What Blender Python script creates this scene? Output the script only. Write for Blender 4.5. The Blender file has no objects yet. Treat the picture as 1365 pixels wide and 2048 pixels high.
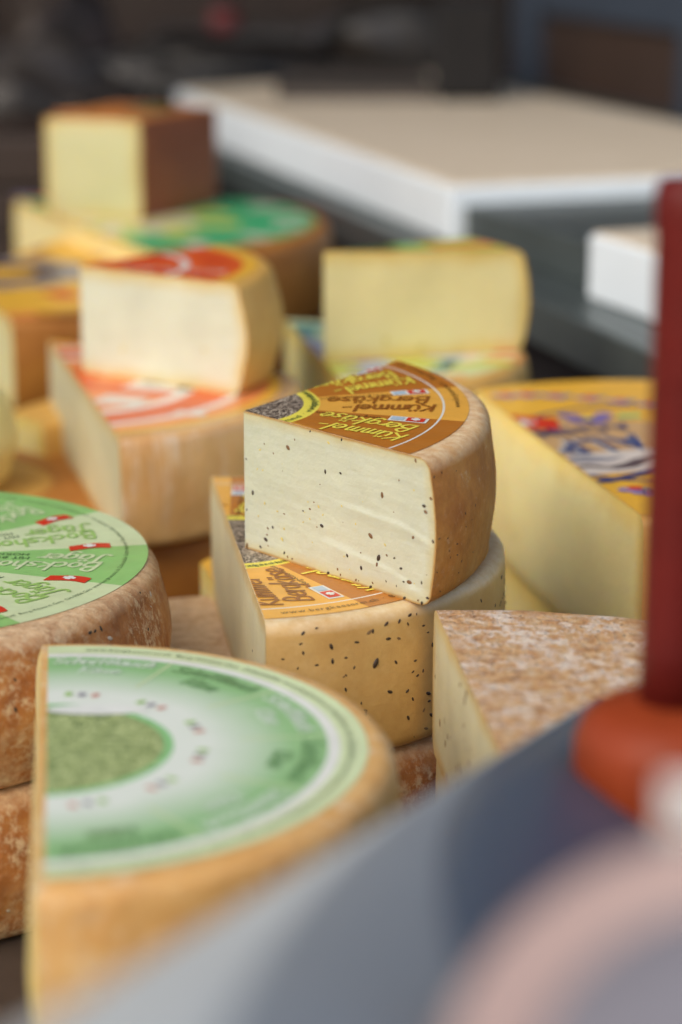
import bpy, bmesh, math, random
from mathutils import Vector, Matrix, noise
R = math.radians
random.seed(7)
scn = bpy.context.scene
COL = scn.collection

# ------------------------------------------------------------------ camera, world, sun, exposure
cam = bpy.data.cameras.new("camera")
camo = bpy.data.objects.new("camera", cam); COL.objects.link(camo)
camo.location = (0, 0, .505); camo.rotation_euler = (R(90-15.1), 0, 0)
cam.sensor_fit = 'VERTICAL'; cam.sensor_height = 36; cam.sensor_width = 24; cam.lens = 85
cam.clip_start = .02; cam.clip_end = 400
cam.dof.use_dof = True; cam.dof.focus_distance = 1.225; cam.dof.aperture_fstop = 3.8
cam.dof.aperture_blades = 0
scn.camera = camo

SUN_EL, SUN_AZ = R(42), R(218)          # behind the camera, to its left
w = bpy.data.worlds.new("World"); scn.world = w; w.use_nodes = True
nt = w.node_tree
sky = nt.nodes.new('ShaderNodeTexSky'); sky.sky_type = 'NISHITA'; sky.sun_disc = False
sky.sun_elevation = SUN_EL; sky.sun_rotation = SUN_AZ; sky.dust_density = 2.5; sky.air_density = 1.1; sky.ozone_density = .5
bg = nt.nodes['Background']; bg.inputs['Strength'].default_value = .15
nt.links.new(sky.outputs[0], bg.inputs[0])
sun = bpy.data.lights.new("sun", 'SUN'); sun.energy = 1.0; sun.angle = R(50); sun.color = (1, .95, .87)
suno = bpy.data.objects.new("sun", sun); COL.objects.link(suno)
sd = Vector((math.sin(SUN_AZ)*math.cos(SUN_EL), math.cos(SUN_AZ)*math.cos(SUN_EL), math.sin(SUN_EL)))
suno.rotation_euler = sd.to_track_quat('Z', 'Y').to_euler()
scn.view_settings.view_transform = 'Standard'; scn.view_settings.look = 'None'
scn.view_settings.gamma = 1; scn.view_settings.exposure = .42
scn.render.engine = 'CYCLES'
scn.cycles.use_denoising = True
scn.cycles.max_bounces = 8

# ------------------------------------------------------------------ materials
def S(r, g, b, k=1.0):
    f = lambda c: (c/12.92 if c <= .04045 else ((c+.055)/1.055)**2.4)
    return tuple(min(.9, f(c/255)*k) for c in (r, g, b)) + (1,)

class NT:
    def __init__(s, name):
        s.m = bpy.data.materials.new(name); s.m.use_nodes = True
        s.t = s.m.node_tree; s.b = s.t.nodes['Principled BSDF']
        s.tc = s.t.nodes.new('ShaderNodeTexCoord')
    def n(s, typ, **kw):
        x = s.t.nodes.new(typ)
        for k, v in kw.items():
            if k in x.inputs: x.inputs[k].default_value = v
            else: setattr(x, k, v)
        return x
    def l(s, a, b): s.t.links.new(a, b)
    def noise(s, scale, detail=4, rough=.6, stretch=None, src=None):
        x = s.n('ShaderNodeTexNoise', Scale=scale, Detail=detail, Roughness=rough)
        v = src or s.tc.outputs['Object']
        if stretch:
            mp = s.n('ShaderNodeMapping'); mp.inputs['Scale'].default_value = stretch
            s.l(v, mp.inputs['Vector']); v = mp.outputs[0]
        s.l(v, x.inputs['Vector']); return x.outputs['Fac']
    def ramp(s, fac, stops):
        x = s.n('ShaderNodeValToRGB'); e = x.color_ramp.elements
        while len(e) < len(stops): e.new(.5)
        for el, (p, c) in zip(e, stops):
            el.position = p; el.color = c if len(c) == 4 else (*c, 1)
        s.l(fac, x.inputs[0]); return x.outputs[0]
    def step(s, fac, a, b):
        return s.ramp(fac, [(a, (0, 0, 0, 1)), (b, (1, 1, 1, 1))])
    def mix(s, fac, a, b, mode='MIX'):
        x = s.n('ShaderNodeMix', data_type='RGBA', blend_type=mode)
        for sock, v in ((x.inputs[0], fac), (x.inputs[6], a), (x.inputs[7], b)):
            if isinstance(v, (int, float, tuple)): sock.default_value = v
            else: s.l(v, sock)
        return x.outputs[2]
    def math(s, op, a, b=0.0):
        x = s.n('ShaderNodeMath', operation=op)
        for sock, v in zip(x.inputs, (a, b)):
            if isinstance(v, (int, float)): sock.default_value = v
            else: s.l(v, sock)
        return x.outputs[0]
    def attr(s, name):
        x = s.n('ShaderNodeAttribute'); x.attribute_name = name; return x.outputs['Fac']
    def bump(s, h, dist=.001, strength=1.0, sock='Normal'):
        x = s.n('ShaderNodeBump', Strength=strength, Distance=dist)
        s.l(h, x.inputs['Height']); s.l(x.outputs[0], s.b.inputs[sock])
    def set(s, **kw):
        names = dict(rough='Roughness', metal='Metallic', sss='Subsurface Weight', coat='Coat Weight', coatr='Coat Roughness', spec='Specular IOR Level')
        for k, v in kw.items(): s.b.inputs[names[k]].default_value = v
        if 'sss' in kw:
            s.b.inputs['Subsurface Radius'].default_value = (1, .75, .35); s.b.inputs['Subsurface Scale'].default_value = .004
    def col(s, c):
        if isinstance(c, tuple): s.b.inputs['Base Color'].default_value = c
        else: s.l(c, s.b.inputs['Base Color'])
        return s

def plain(name, c, rough=.5, var=.12, scale=40, metal=0, coat=0, bump=0, spec=.5):
    k = NT(name); f = k.noise(scale, 5)
    lo = tuple(x*(1-var) for x in c[:3]); hi = tuple(min(.95, x*(1+var)) for x in c[:3])
    k.col(k.ramp(f, [(.3, lo), (.7, hi)])); k.set(rough=rough, metal=metal, coat=coat, spec=spec)
    if bump: k.bump(k.noise(scale*4, 4), bump)
    return k.m

def ink(name, c, rough=.36):
    k = NT(name); f = k.noise(60, 5); g_ = k.noise(14, 4, .7)
    lo = tuple(x*.93 for x in c[:3]); hi = tuple(min(.92, x*1.06) for x in c[:3])
    k.col(k.mix(k.math('MULTIPLY', k.step(g_, .5, .75), .16), k.ramp(f, [(.3, lo), (.7, hi)]), S(178, 150, 96)))
    k.set(rough=rough); k.bump(k.noise(38, 3, .5), .0011); return k.m

def paste(name, c, rim, rimw=.012, rough=.42, sss=.35, mott=.06, bump=.0004, line=None):
    k = NT(name); f = k.noise(22, 5, .55)
    lo = tuple(x*(1-mott) for x in c[:3]); hi = tuple(min(.92, x*(1+mott*.6)) for x in c[:3])
    base = k.ramp(f, [(.3, lo), (.7, hi)])
    d = k.attr('rimdist')
    wob = k.math('MULTIPLY', k.math('SUBTRACT', k.noise(45, 3), .5), rimw*.9)
    g = k.step(k.math('DIVIDE', k.math('ADD', d, wob), rimw), 0, 1)
    base = k.mix(g, rim, base)
    if line:
        g2 = k.step(k.math('DIVIDE', k.math('ADD', d, k.math('MULTIPLY', wob, .25)), .0016), .25, 1)
        base = k.mix(g2, line, base)
    k.col(base); k.set(rough=rough, sss=sss)
    h = k.math('ADD', k.noise(160, 4), k.math('MULTIPLY', k.noise(35, 2, .5, (1, 1, 5)), .8))
    k.bump(h, bump)
    return k.m

def rind(name, stops, scale=30, rough=.6, bump=.0012, bloom_or_sheen=None, bscale=60, bth=(.55, .7), top=None, foot=None, sss=.12, coat=0, specks=None, stretch=None, bstretch=None):
    k = NT(name)
    base = k.ramp(k.noise(scale, 7, .65, stretch), stops)
    base = k.mix(k.math('MULTIPLY', k.step(k.noise(scale*6, 3, .7), .42, .62), .25), base, stops[0][1])
    if bloom_or_sheen:
        f = k.math('MULTIPLY', k.step(k.noise(bscale, 8, .75, bstretch), *bth), k.step(k.noise(bscale*.2, 2), .35, .6))
        base = k.mix(k.math('MULTIPLY', f, .75), base, bloom_or_sheen)
    z = k.attr('zrel')
    if top:
        f = k.math('MULTIPLY', k.step(z, .9, .995), k.step(k.noise(120, 5, .7), .2, .75))
        base = k.mix(f, base, top)
    if foot:
        f = k.math('MULTIPLY', k.step(k.math('SUBTRACT', .5, z), 0, .6), k.step(k.noise(110, 8, .8), .42, .6))
        base = k.mix(f, base, foot)
    if specks:
        v = k.n('ShaderNodeTexVoronoi', Scale=specks[1]); k.l(k.tc.outputs['Object'], v.inputs['Vector'])
        f = k.math('SUBTRACT', 1, k.step(v.outputs['Distance'], specks[2]*.6, specks[2]))
        base = k.mix(f, base, specks[0])
    k.col(base); k.set(rough=rough, sss=sss, coat=coat, coatr=.25)
    h = k.math('ADD', k.math('MULTIPLY', k.noise(scale*1.5, 6, .6), 1.0), k.math('MULTIPLY', k.noise(260, 4, .7), .45))
    k.bump(h, bump)
    return k.m

# ------------------------------------------------------------------ object helpers
def tag(o, label=None, cat=None, group=None, kind=None):
    if label: o['label'] = label
    if cat: o['category'] = cat
    if group: o['group'] = group
    if kind: o['kind'] = kind
    return o
def empty(name, loc):
    o = bpy.data.objects.new(name, None); o.location = loc; o.empty_display_size = .02; COL.objects.link(o); return o
def link(name, verts, faces, mats, parent=None, mi=None, smooth=True, kind=None, attrs=None):
    me = bpy.data.meshes.new(name); me.from_pydata([tuple(v) for v in verts], [], faces)
    for m in (mats if isinstance(mats, (list, tuple)) else [mats]): me.materials.append(m)
    if mi: me.polygons.foreach_set('material_index', mi)
    me.polygons.foreach_set('use_smooth', [smooth]*len(me.polygons))
    for nm, vals in (attrs or {}).items():
        a = me.attributes.new(nm, 'FLOAT', 'POINT'); a.data.foreach_set('value', vals)
    me.update()
    o = bpy.data.objects.new(name, me); COL.objects.link(o)
    if parent: o.parent = parent
    if kind: o['kind'] = kind
    return o
def from_bm(name, bm, m, parent=None, smooth=False, loc=None, rot=None):
    bmesh.ops.recalc_face_normals(bm, faces=bm.faces)
    me = bpy.data.meshes.new(name); bm.to_mesh(me); bm.free()
    for q in (m if isinstance(m, (list, tuple)) else [m]): me.materials.append(q)
    me.polygons.foreach_set('use_smooth', [smooth]*len(me.polygons))
    o = bpy.data.objects.new(name, me); COL.objects.link(o)
    if parent: o.parent = parent
    if loc: o.location = loc
    if rot: o.rotation_euler = rot
    return o
def box_bm(x0, y0, z0, x1, y1, z1, bev=.002, seg=2):
    bm = bmesh.new()
    bmesh.ops.create_cube(bm, size=1, matrix=Matrix.Translation(((x0+x1)/2, (y0+y1)/2, (z0+z1)/2)) @ Matrix.Diagonal((x1-x0, y1-y0, z1-z0, 1)))
    if bev: bmesh.ops.bevel(bm, geom=bm.edges[:], offset=bev, segments=seg, affect='EDGES', profile=.5)
    return bm
def prism_bm(poly, z0, z1, bev=.002):
    bm = bmesh.new()
    vs = [bm.verts.new((x, y, z0)) for x, y in poly]
    f = bm.faces.new(vs); r = bmesh.ops.extrude_face_region(bm, geom=[f])
    bmesh.ops.translate(bm, verts=[v for v in r['geom'] if isinstance(v, bmesh.types.BMVert)], vec=(0, 0, z1-z0))
    bmesh.ops.recalc_face_normals(bm, faces=bm.faces)
    if bev: bmesh.ops.bevel(bm, geom=bm.edges[:], offset=bev, segments=2, affect='EDGES', profile=.5)
    return bm
def lathe(name, prof, m, parent=None, n=48, loc=None):
    vs, fs = [], []
    for r, z in prof:
        for i in range(n):
            a = 2*math.pi*i/n; vs.append((r*math.cos(a), r*math.sin(a), z))
    for j in range(len(prof)-1):
        for i in range(n):
            fs.append((j*n+i, j*n+(i+1) % n, (j+1)*n+(i+1) % n, (j+1)*n+i))
    fs.append(tuple(range(n))[::-1]); fs.append(tuple(range((len(prof)-1)*n, len(prof)*n)))
    o = link(name, vs, fs, m, parent)
    if loc: o.location = loc
    return o

# ------------------------------------------------------------------ lettering
GL = {
 'K': (.66, [[(.05, 0), (.12, 1)], [(.58, .98), (.1, .45), (.62, 0)]]),
 'u': (.55, [[(0, .6), (.02, .15), (.18, 0), (.36, .15), (.42, .6)], [(.42, .6), (.43, 0)]]),
 'm': (.70, [[(0, .6), (0, 0)], [(0, .4), (.14, .6), (.27, .5), (.27, 0)], [(.27, .4), (.42, .6), (.55, .5), (.56, 0)]]),
 'e': (.50, [[(.03, .28), (.4, .35), (.35, .55), (.18, .6), (.03, .4), (.05, .12), (.22, 0), (.42, .08)]]),
 'l': (.20, [[(.05, 1.05), (0, .03)]]),
 '-': (.46, [[(.04, .28), (.36, .33)]]),
 'B': (.66, [[(.05, 0), (.1, 1), (.38, .97), (.48, .78), (.36, .58), (.1, .52)], [(.1, .52), (.45, .45), (.55, .25), (.4, .03), (.02, 0)]]),
 'r': (.36, [[(0, .6), (0, 0)], [(0, .35), (.15, .58), (.3, .56)]]),
 'g': (.54, [[(.4, .5), (.2, .6), (.03, .42), (.05, .15), (.2, .03), (.38, .2), (.42, .58)], [(.42, .58), (.39, -.15), (.2, -.32), (.02, -.22)]]),
 'k': (.50, [[(.06, 1.05), (0, 0)], [(.4, .62), (.05, .28), (.44, 0)]]),
 'a': (.55, [[(.4, .5), (.2, .6), (.03, .4), (.05, .12), (.2, 0), (.36, .15), (.42, .58)], [(.42, .58), (.43, .02)]]),
 's': (.46, [[(.36, .54), (.18, .6), (.05, .47), (.2, .32), (.35, .17), (.2, 0), (0, .06)]]),
 'o': (.52, [[(.2, .6), (.03, .42), (.05, .12), (.2, 0), (.38, .15), (.4, .42), (.2, .6), (.12, .56)]]),
 'c': (.46, [[(.38, .52), (.2, .6), (.03, .38), (.06, .1), (.22, 0), (.38, .08)]]),
 'h': (.50, [[(.05, 1.05), (0, 0)], [(0, .35), (.2, .6), (.36, .48), (.37, 0)]]),
 'n': (.50, [[(0, .6), (0, 0)], [(0, .35), (.2, .6), (.36, .48), (.37, 0)]]),
 'J': (.62, [[(.1, .95), (.58, 1.0)], [(.4, .98), (.36, .15), (.2, -.05), (0, .08)]]),
 'S': (.60, [[(.5, .9), (.25, 1), (.05, .8), (.2, .55), (.45, .35), (.4, .08), (.15, 0), (0, .1)]]),
 'i': (.20, [[(0, .6), (0, 0)], [(.02, .82), (.04, .9)]]),
 't': (.36, [[(.12, .95), (.1, .1), (.25, 0)], [(-.03, .62), (.3, .64)]]),
}
DOTS = [[(.08, .8), (.11, .9)], [(.3, .8), (.33, .9)]]
GL['ü'] = (GL['u'][0], GL['u'][1]+DOTS); GL['ä'] = (GL['a'][0], GL['a'][1]+DOTS)
def smooth_pl(p):
    if len(p) < 4: return p
    out = []
    for i in range(len(p)-1):
        p0, p1, p2, p3 = p[max(i-1, 0)], p[i], p[i+1], p[min(i+2, len(p)-1)]
        for t in (0, .25, .5, .75):
            out.append(tuple(.5*(2*b+(c-a)*t+(2*a-5*b+4*c-d)*t*t+(3*b-a-3*c+d)*t**3) for a, b, c, d in zip(p0, p1, p2, p3)))
    out.append(p[-1]); return out
def ribbon(p, w0):
    L, Rr = [], []
    n = len(p)
    for i, (x, y) in enumerate(p):
        a = p[max(i-1, 0)]; b = p[min(i+1, n-1)]
        dx, dy = b[0]-a[0], b[1]-a[1]; l = math.hypot(dx, dy) or 1
        dx /= l; dy /= l
        e = (-.4 if i == 0 else .4 if i == n-1 else 0)*w0
        w = w0*.5*(.85+.3*abs(dy))
        L.append((x+dx*e-dy*w, y+dy*e+dx*w)); Rr.append((x+dx*e+dy*w, y+dy*e-dx*w))
    V = [(x, y, i*2.5e-6) for i, (x, y) in enumerate(L)]+[(x, y, i*2.5e-6) for i, (x, y) in enumerate(Rr)]
    return V, [(i, i+1, n+i+1, n+i) for i in range(n-1)]
def brush_text(txt, size, jit=0, weight=.14):
    V, Fc = [], []; x = 0; ns = 0
    for ch in txt:
        if ch == ' ': x += .35; continue
        wd, strokes = GL[ch]
        dy = random.uniform(-1, 1)*.04; sc = 1+random.uniform(-1, 1)*.05
        for st in strokes:
            v, f = ribbon(smooth_pl(st), weight)
            o = len(V)
            ns += 1
            V += [((x+a*sc+b*.16)*size, (b*sc+dy)*size, h+(ns % 3)*8e-5) for a, b, h in v]
            Fc += [tuple(i+o for i in q) for q in f]
        x += wd+.06
    return V, Fc, x*size
_cache = {}
def glyph(ch, shear=0, bold=0):
    key = (ch, shear, bold)
    if key not in _cache:
        cu = bpy.data.curves.new('g', 'FONT'); cu.body = ch; cu.size = 1; cu.resolution_u = 2; cu.shear = shear; cu.offset = bold
        ob = bpy.data.objects.new('g', cu); COL.objects.link(ob)
        dg = bpy.context.evaluated_depsgraph_get()
        me = bpy.data.meshes.new_from_object(ob.evaluated_get(dg))
        v = [(a.co.x, a.co.y) for a in me.vertices]; f = [tuple(p.vertices) for p in me.polygons]
        adv = max([a for a, _ in v], default=.3)+.06
        bpy.data.objects.remove(ob); bpy.data.curves.remove(cu); bpy.data.meshes.remove(me)
        _cache[key] = (v, f, adv)
    return _cache[key]
def type_text(txt, size, shear=0, track=0.0, bold=0):
    V, Fc = [], []; x = 0
    for ch in txt:
        if ch == ' ': x += .28; continue
        v, f, adv = glyph(ch, shear, bold); o = len(V)
        V += [((x+a)*size, b*size) for a, b in v]; Fc += [tuple(i+o for i in q) for q in f]
        x += adv+track
    return V, Fc, x*size

# ------------------------------------------------------------------ the cheese builder
class Cheese:
    """A wheel, or a piece of a wheel cut by two straight cuts that meet at an apex."""
    def __init__(s, name, label, cat, c, rad, z0, H, cut=None, re=.008, bulge=.003, rindm=None, pastem=None, group=None,
                 sx=1, sy=1, slope=None, n=56, side=10, wob=.0008, cols=26, disp=None, ncorner=4, inset=.0004):
        s.inset = inset
        s.c, s.rad, s.H, s.sx, s.sy, s.slope, s.re = c, rad, H, sx, sy, slope, re
        s.root = tag(empty(name, (c[0], c[1], z0)), label, cat, group or ('whole round cheeses in the stacks' if not cut else 'cut cheeses stacked on the counter'))
        s.cut = None
        if cut:
            loc = lambda p: Vector(((p[0]-c[0])/sx, (p[1]-c[1])/sy))
            A = loc(cut[0]); s.cut = (A, (loc(cut[1])-A).normalized(), (loc(cut[2])-A).normalized())
        prof = []
        for k in range(ncorner+1):
            a = -math.pi/2+k/ncorner*math.pi/2; prof.append((-re+re*math.cos(a), re+re*math.sin(a)))
        for k in range(1, side): prof.append((bulge*math.sin(math.pi*k/side), re+(H-2*re)*k/side))
        for k in range(ncorner+1):
            a = k/ncorner*math.pi/2; prof.append((-re+re*math.cos(a), H-re+re*math.sin(a)))
        s.prof = prof
        seed = random.random()*50
        def P(th, j):
            dr, z = prof[j]; r = rad+dr
            x, y = r*math.cos(th), r*math.sin(th)
            fade = 1 if 0 < j < len(prof)-1 else .3
            r += fade*wob*(noise.noise((x*14+seed, y*14, z*14))*1.6+noise.noise((x*60+seed, y*60, z*60))*.6)
            return Vector((r*math.cos(th), r*math.sin(th), z))
        s.P = P
        ends = []
        for dr, z in prof:
            r = rad+dr
            if not s.cut: ends.append((0, 2*math.pi)); continue
            th = []
            for d in s.cut[1:]:
                b = s.cut[0].dot(d); D = max(0, b*b-s.cut[0].length_squared+r*r)
                q = s.cut[0]+d*(-b+math.sqrt(D)); th.append(math.atan2(q.y, q.x))
            if th[1] <= th[0]: th[1] += 2*math.pi
            ends.append(tuple(th))
        s.ends = ends
        V, Fc = [], []; m = n+1 if s.cut else n
        for j in range(len(prof)):
            a, b = ends[j]
            for i in range(m): V.append(P(a+(b-a)*i/n, j))
        for j in range(len(prof)-1):
            for i in range(n):
                i2 = (i+1) % m; Fc.append((j*m+i, j*m+i2, (j+1)*m+i2, (j+1)*m+i))
        for j, flip in ((0, True), (len(prof)-1, False)):
            z = prof[j][1]; A = Vector((*(s.cut[0] if s.cut else (0, 0)), z))
            prev = [j*m+i for i in range(m)]
            for t in (.93, .8, .5):
                cur = []
                for i in range(m):
                    cur.append(len(V)); V.append(A.lerp(V[j*m+i], t))
                for i in range(n):
                    i2 = (i+1) % m; q = (prev[i], prev[i2], cur[i2], cur[i]); Fc.append(q[::-1] if flip else q)
                prev = cur
            ai = len(V); V.append(A)
            for i in range(n):
                q = (prev[i], prev[(i+1) % m], ai); Fc.append(q[::-1] if flip else q)
        zr = [v.z/H for v in V]
        s.rind = link('rind', [s.warp(v) for v in V], Fc, rindm, s.root, attrs={'zrel': zr})
        if s.cut:
            s.face = []
            chord = s.cut[1].dot(s.cut[2]) < -.97
            for k in (0, 1): s._cap(k, pastem, cols, disp if (k == 0 or chord) else None, chord)
    def warp(s, v):
        x, y, z = v[0]*s.sx, v[1]*s.sy, v[2]
        if s.slope: z *= 1+s.slope[0]*x+s.slope[1]*y
        return (x, y, z)
    def _fp(s, k, t, j):
        e = s.P(s.ends[j][k], j); A = Vector((*s.cut[0], s.prof[j][1])); return A.lerp(e, t)
    def _cap(s, k, m, cols, disp, chord=False):
        V, Fc, rd = [], [], []
        nl = len(s.prof); d = s.cut[1+k]
        nrm = Vector((d.y, -d.x, 0)) if k == 0 else Vector((-d.y, d.x, 0))
        ts = [1-(1-i/cols)**1.35 for i in range(cols+1)]
        for j in range(nl):
            for i, t in enumerate(ts):
                p = s._fp(k, t, j); z = p.z
                L = (s._fp(k, 1, j)-s._fp(k, 0, j)).length
                dd = min((1-t)*L, z, s.H-z)
                fade = min(1, max(0, dd)/.006) if chord else min(1, min(dd, t*L)/.006)
                h = noise.noise((p.x*28+(0 if chord else k*9), p.y*28, z*28))*.0007+noise.noise((p.x*90, p.y*90, z*90))*.00025
                if disp: h += disp(t, 1-z/s.H)
                V.append(p+nrm*h*fade); rd.append(dd)
        w_ = cols+1
        for j in range(nl-1):
            for i in range(cols):
                q = (j*w_+i, j*w_+i+1, (j+1)*w_+i+1, (j+1)*w_+i); Fc.append(q if k == 0 else q[::-1])
        o = link('cut_face', [s.warp(v) for v in V], Fc, m, s.root, attrs={'rimdist': rd}); s.face.append(o)
    def on_face(s, k, t, v):
        """point and outward normal on cut k: t from apex to rim, v from top to bottom"""
        z = s.H*(1-v); A = Vector((*s.cut[0], z))
        j = min(range(len(s.prof)), key=lambda q: abs(s.prof[q][1]-z))
        e = s.P(s.ends[j][k], j); e.z = z
        d = s.cut[1+k]; n_ = Vector((d.y, -d.x, 0)) if k == 0 else Vector((-d.y, d.x, 0))
        return Vector(s.warp(A.lerp(e, t))), n_
    def on_rind(s, deg, z):
        j = min(range(len(s.prof)), key=lambda q: abs(s.prof[q][1]-z)); th = R(deg)
        p = s.P(th, j)
        a, b = s.P(th, max(j-1, 0)), s.P(th, min(j+1, len(s.prof)-1))
        tz = (b-a).normalized(); tt = Vector((-math.sin(th), math.cos(th), 0))
        p.z = min(max(z, s.prof[max(j-1, 0)][1]), s.prof[min(j+1, len(s.prof)-1)][1]) if 2 < j < len(s.prof)-3 else p.z
        return Vector(s.warp(p)), tt.cross(tz).normalized()
    # -- flat print laid on the top
    def sheet(s, name, V2, Fc, m, parent, lift, mi=None, kind=None):
        bm = bmesh.new()
        vs = [bm.verts.new((p[0], p[1], p[2] if len(p) > 2 else 0)) for p in V2]
        for q, f in enumerate(Fc):
            try: fc = bm.faces.new([vs[i] for i in f])
            except ValueError: continue
            if mi: fc.material_index = mi[q]
        if s.cut:
            A = s.cut[0]
            for d, sg in ((s.cut[1], -1), (s.cut[2], 1)):
                nn = Vector((-d.y, d.x, 0))*sg          # outward
                bmesh.ops.bisect_plane(bm, geom=bm.verts[:]+bm.edges[:]+bm.faces[:], plane_co=Vector((A.x, A.y, 0))-nn*s.inset, plane_no=nn, clear_outer=True)
        if not bm.faces: bm.free(); return None
        for v in bm.verts: h = v.co.z; v.co = s.warp((v.co.x, v.co.y, s.H)); v.co.z += lift+h
        for f in bm.faces:
            f.normal_update()
            if f.normal.z < 0: f.normal_flip()
        me = bpy.data.meshes.new(name); bm.to_mesh(me); bm.free()
        for q in (m if isinstance(m, (list, tuple)) else [m]): me.materials.append(q)
        o = bpy.data.objects.new(name, me); COL.objects.link(o); o.parent = parent
        if kind: o['kind'] = kind
        return o
    def disc(s, name, rings, nsect, phi0, mats, parent=None, lift=.0003, lc=(0, 0), seg=12):
        """rings: [(r0, r1, (material index of even sector, of odd sector))]"""
        V, Fc, mi = [], [], []
        N = nsect*seg
        for r0, r1, ms in rings:
            nr = max(1, int((r1-r0)/.02)); o = len(V)
            for q in range(nr+1):
                r = r0+(r1-r0)*q/nr
                for i in range(N):
                    a = phi0+2*math.pi*i/N; V.append((lc[0]+r*math.cos(a), lc[1]+r*math.sin(a)))
            for q in range(nr):
                for i in range(N):
                    Fc.append((o+q*N+i, o+q*N+(i+1) % N, o+(q+1)*N+(i+1) % N, o+(q+1)*N+i)); mi.append(ms[(i//seg) % 2])
        return s.sheet(name, V, Fc, mats, parent or s.root, lift, mi)
    def words(s, tv, r, phi, off, m, parent, lift=.0006, lc=(0, 0), rot=math.pi, name='lettering'):
        """text starting at radius r on the spoke phi, running inwards (rot=pi), shifted sideways by off"""
        V, Fc, L = tv
        a = phi+rot; cx, cy = lc[0]+r*math.cos(phi), lc[1]+r*math.sin(phi)
        ux, uy = math.cos(a), math.sin(a); px, py = -uy, ux
        return s.sheet(name, [(cx+p[0]*ux+(p[1]+off)*px, cy+p[0]*uy+(p[1]+off)*py, *p[2:]) for p in V], Fc, m, parent, lift)
    def ringtext(s, txt, size, r, phi, m, parent, lift=.0006, lc=(0, 0), inward=True, track=.02, name='ring_lettering'):
        V, Fc = [], []; a = phi
        for ch in txt:
            if ch == ' ': a += (.28*size/r)*(1 if inward else -1); continue
            v, f, adv = glyph(ch); o = len(V)
            for x, y in v:
                if inward: th = a+x*size/r; rr = r-y*size
                else: th = a-x*size/r; rr = r+y*size
                V.append((lc[0]+rr*math.cos(th), lc[1]+rr*math.sin(th)))
            Fc += [tuple(i+o for i in q) for q in f]
            a += (adv+track)*size/r*(1 if inward else -1)
        return s.sheet(name, V, Fc, m, parent, lift)
    def poly(s, name, pts, m, parent, lift, frame=None):
        if frame:
            (cx, cy), a = frame; ca, sa = math.cos(a), math.sin(a)
            pts = [(cx+x*ca-y*sa, cy+x*sa+y*ca) for x, y in pts]
        return s.sheet(name, pts, [tuple(range(len(pts)))], m, parent, lift)
    def flag(s, cx, cy, a, w_, h_, parent, red, white, wave=0, pale_edge=0, emblem=None):
        ca, sa = math.cos(a), math.sin(a)
        T = lambda p: (cx+p[0]*ca-p[1]*sa, cy+p[0]*sa+p[1]*ca)
        N = 8; V, Fc, mi = [], [], []
        def band(hh, mat, x0, x1, y0=0):
            o = len(V)
            for i in range(N+1):
                x = x0+(x1-x0)*i/N; yw = wave*math.sin(i/N*math.pi*1.2+.3)
                V.append(T((x, yw-hh+y0))); V.append(T((x, yw+hh+y0)))
            for i in range(N): Fc.append((o+2*i, o+2*i+2, o+2*i+3, o+2*i+1)); mi.append(mat)
        band(h_/2, 0, -w_/2, w_/2)
        o = s.sheet('swiss_flag', V, Fc, [red, white], parent, .0007, mi)
        V, Fc, mi = [], [], []
        c = h_*.5; t = h_*.17; y0 = wave*math.sin(.5*math.pi*1.2+.3)
        for (x0, x1, ya, yb) in ((-c*.75, c*.75, -t, t), (-t, t, -c*.68, c*.68)):
            q = len(V); V += [T((x0, ya+y0)), T((x1, ya+y0)), T((x1, yb+y0)), T((x0, yb+y0))]; Fc.append((q, q+1, q+2, q+3)); mi.append(0)
        if o:
            s.sheet('flag_cross', V[:4], [(0, 1, 2, 3)], [white], parent, .0009); s.sheet('flag_cross', V[4:], [(0, 1, 2, 3)], [white], parent, .00095)
        return o

def place_seed(proto, name, parent, p, nrm, size, squash=(1, .62, .45), spin=None, mat=None):
    o = bpy.data.objects.new(name, proto); COL.objects.link(o); o.parent = parent
    q = nrm.to_track_quat('Z', 'Y').to_matrix().to_4x4()
    sp = Matrix.Rotation(spin if spin is not None else random.uniform(0, 6.28), 4, 'Z')
    o.matrix_local = Matrix.Translation(p) @ q @ sp @ Matrix.Diagonal((size*squash[0], size*squash[1], size*squash[2], 1))
    return o
def seed_mesh(name, m):
    bm = bmesh.new(); bmesh.ops.create_uvsphere(bm, u_segments=8, v_segments=5, radius=.5, matrix=Matrix.Rotation(R(90), 4, 'Y'))
    for v in bm.verts:
        v.co.y *= 1-.5*abs(v.co.x); v.co.y += .1*v.co.x*v.co.x
    me = bpy.data.meshes.new(name); bm.to_mesh(me); bm.free(); me.materials.append(m)
    me.polygons.foreach_set('use_smooth', [True]*len(me.polygons)); return me

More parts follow.
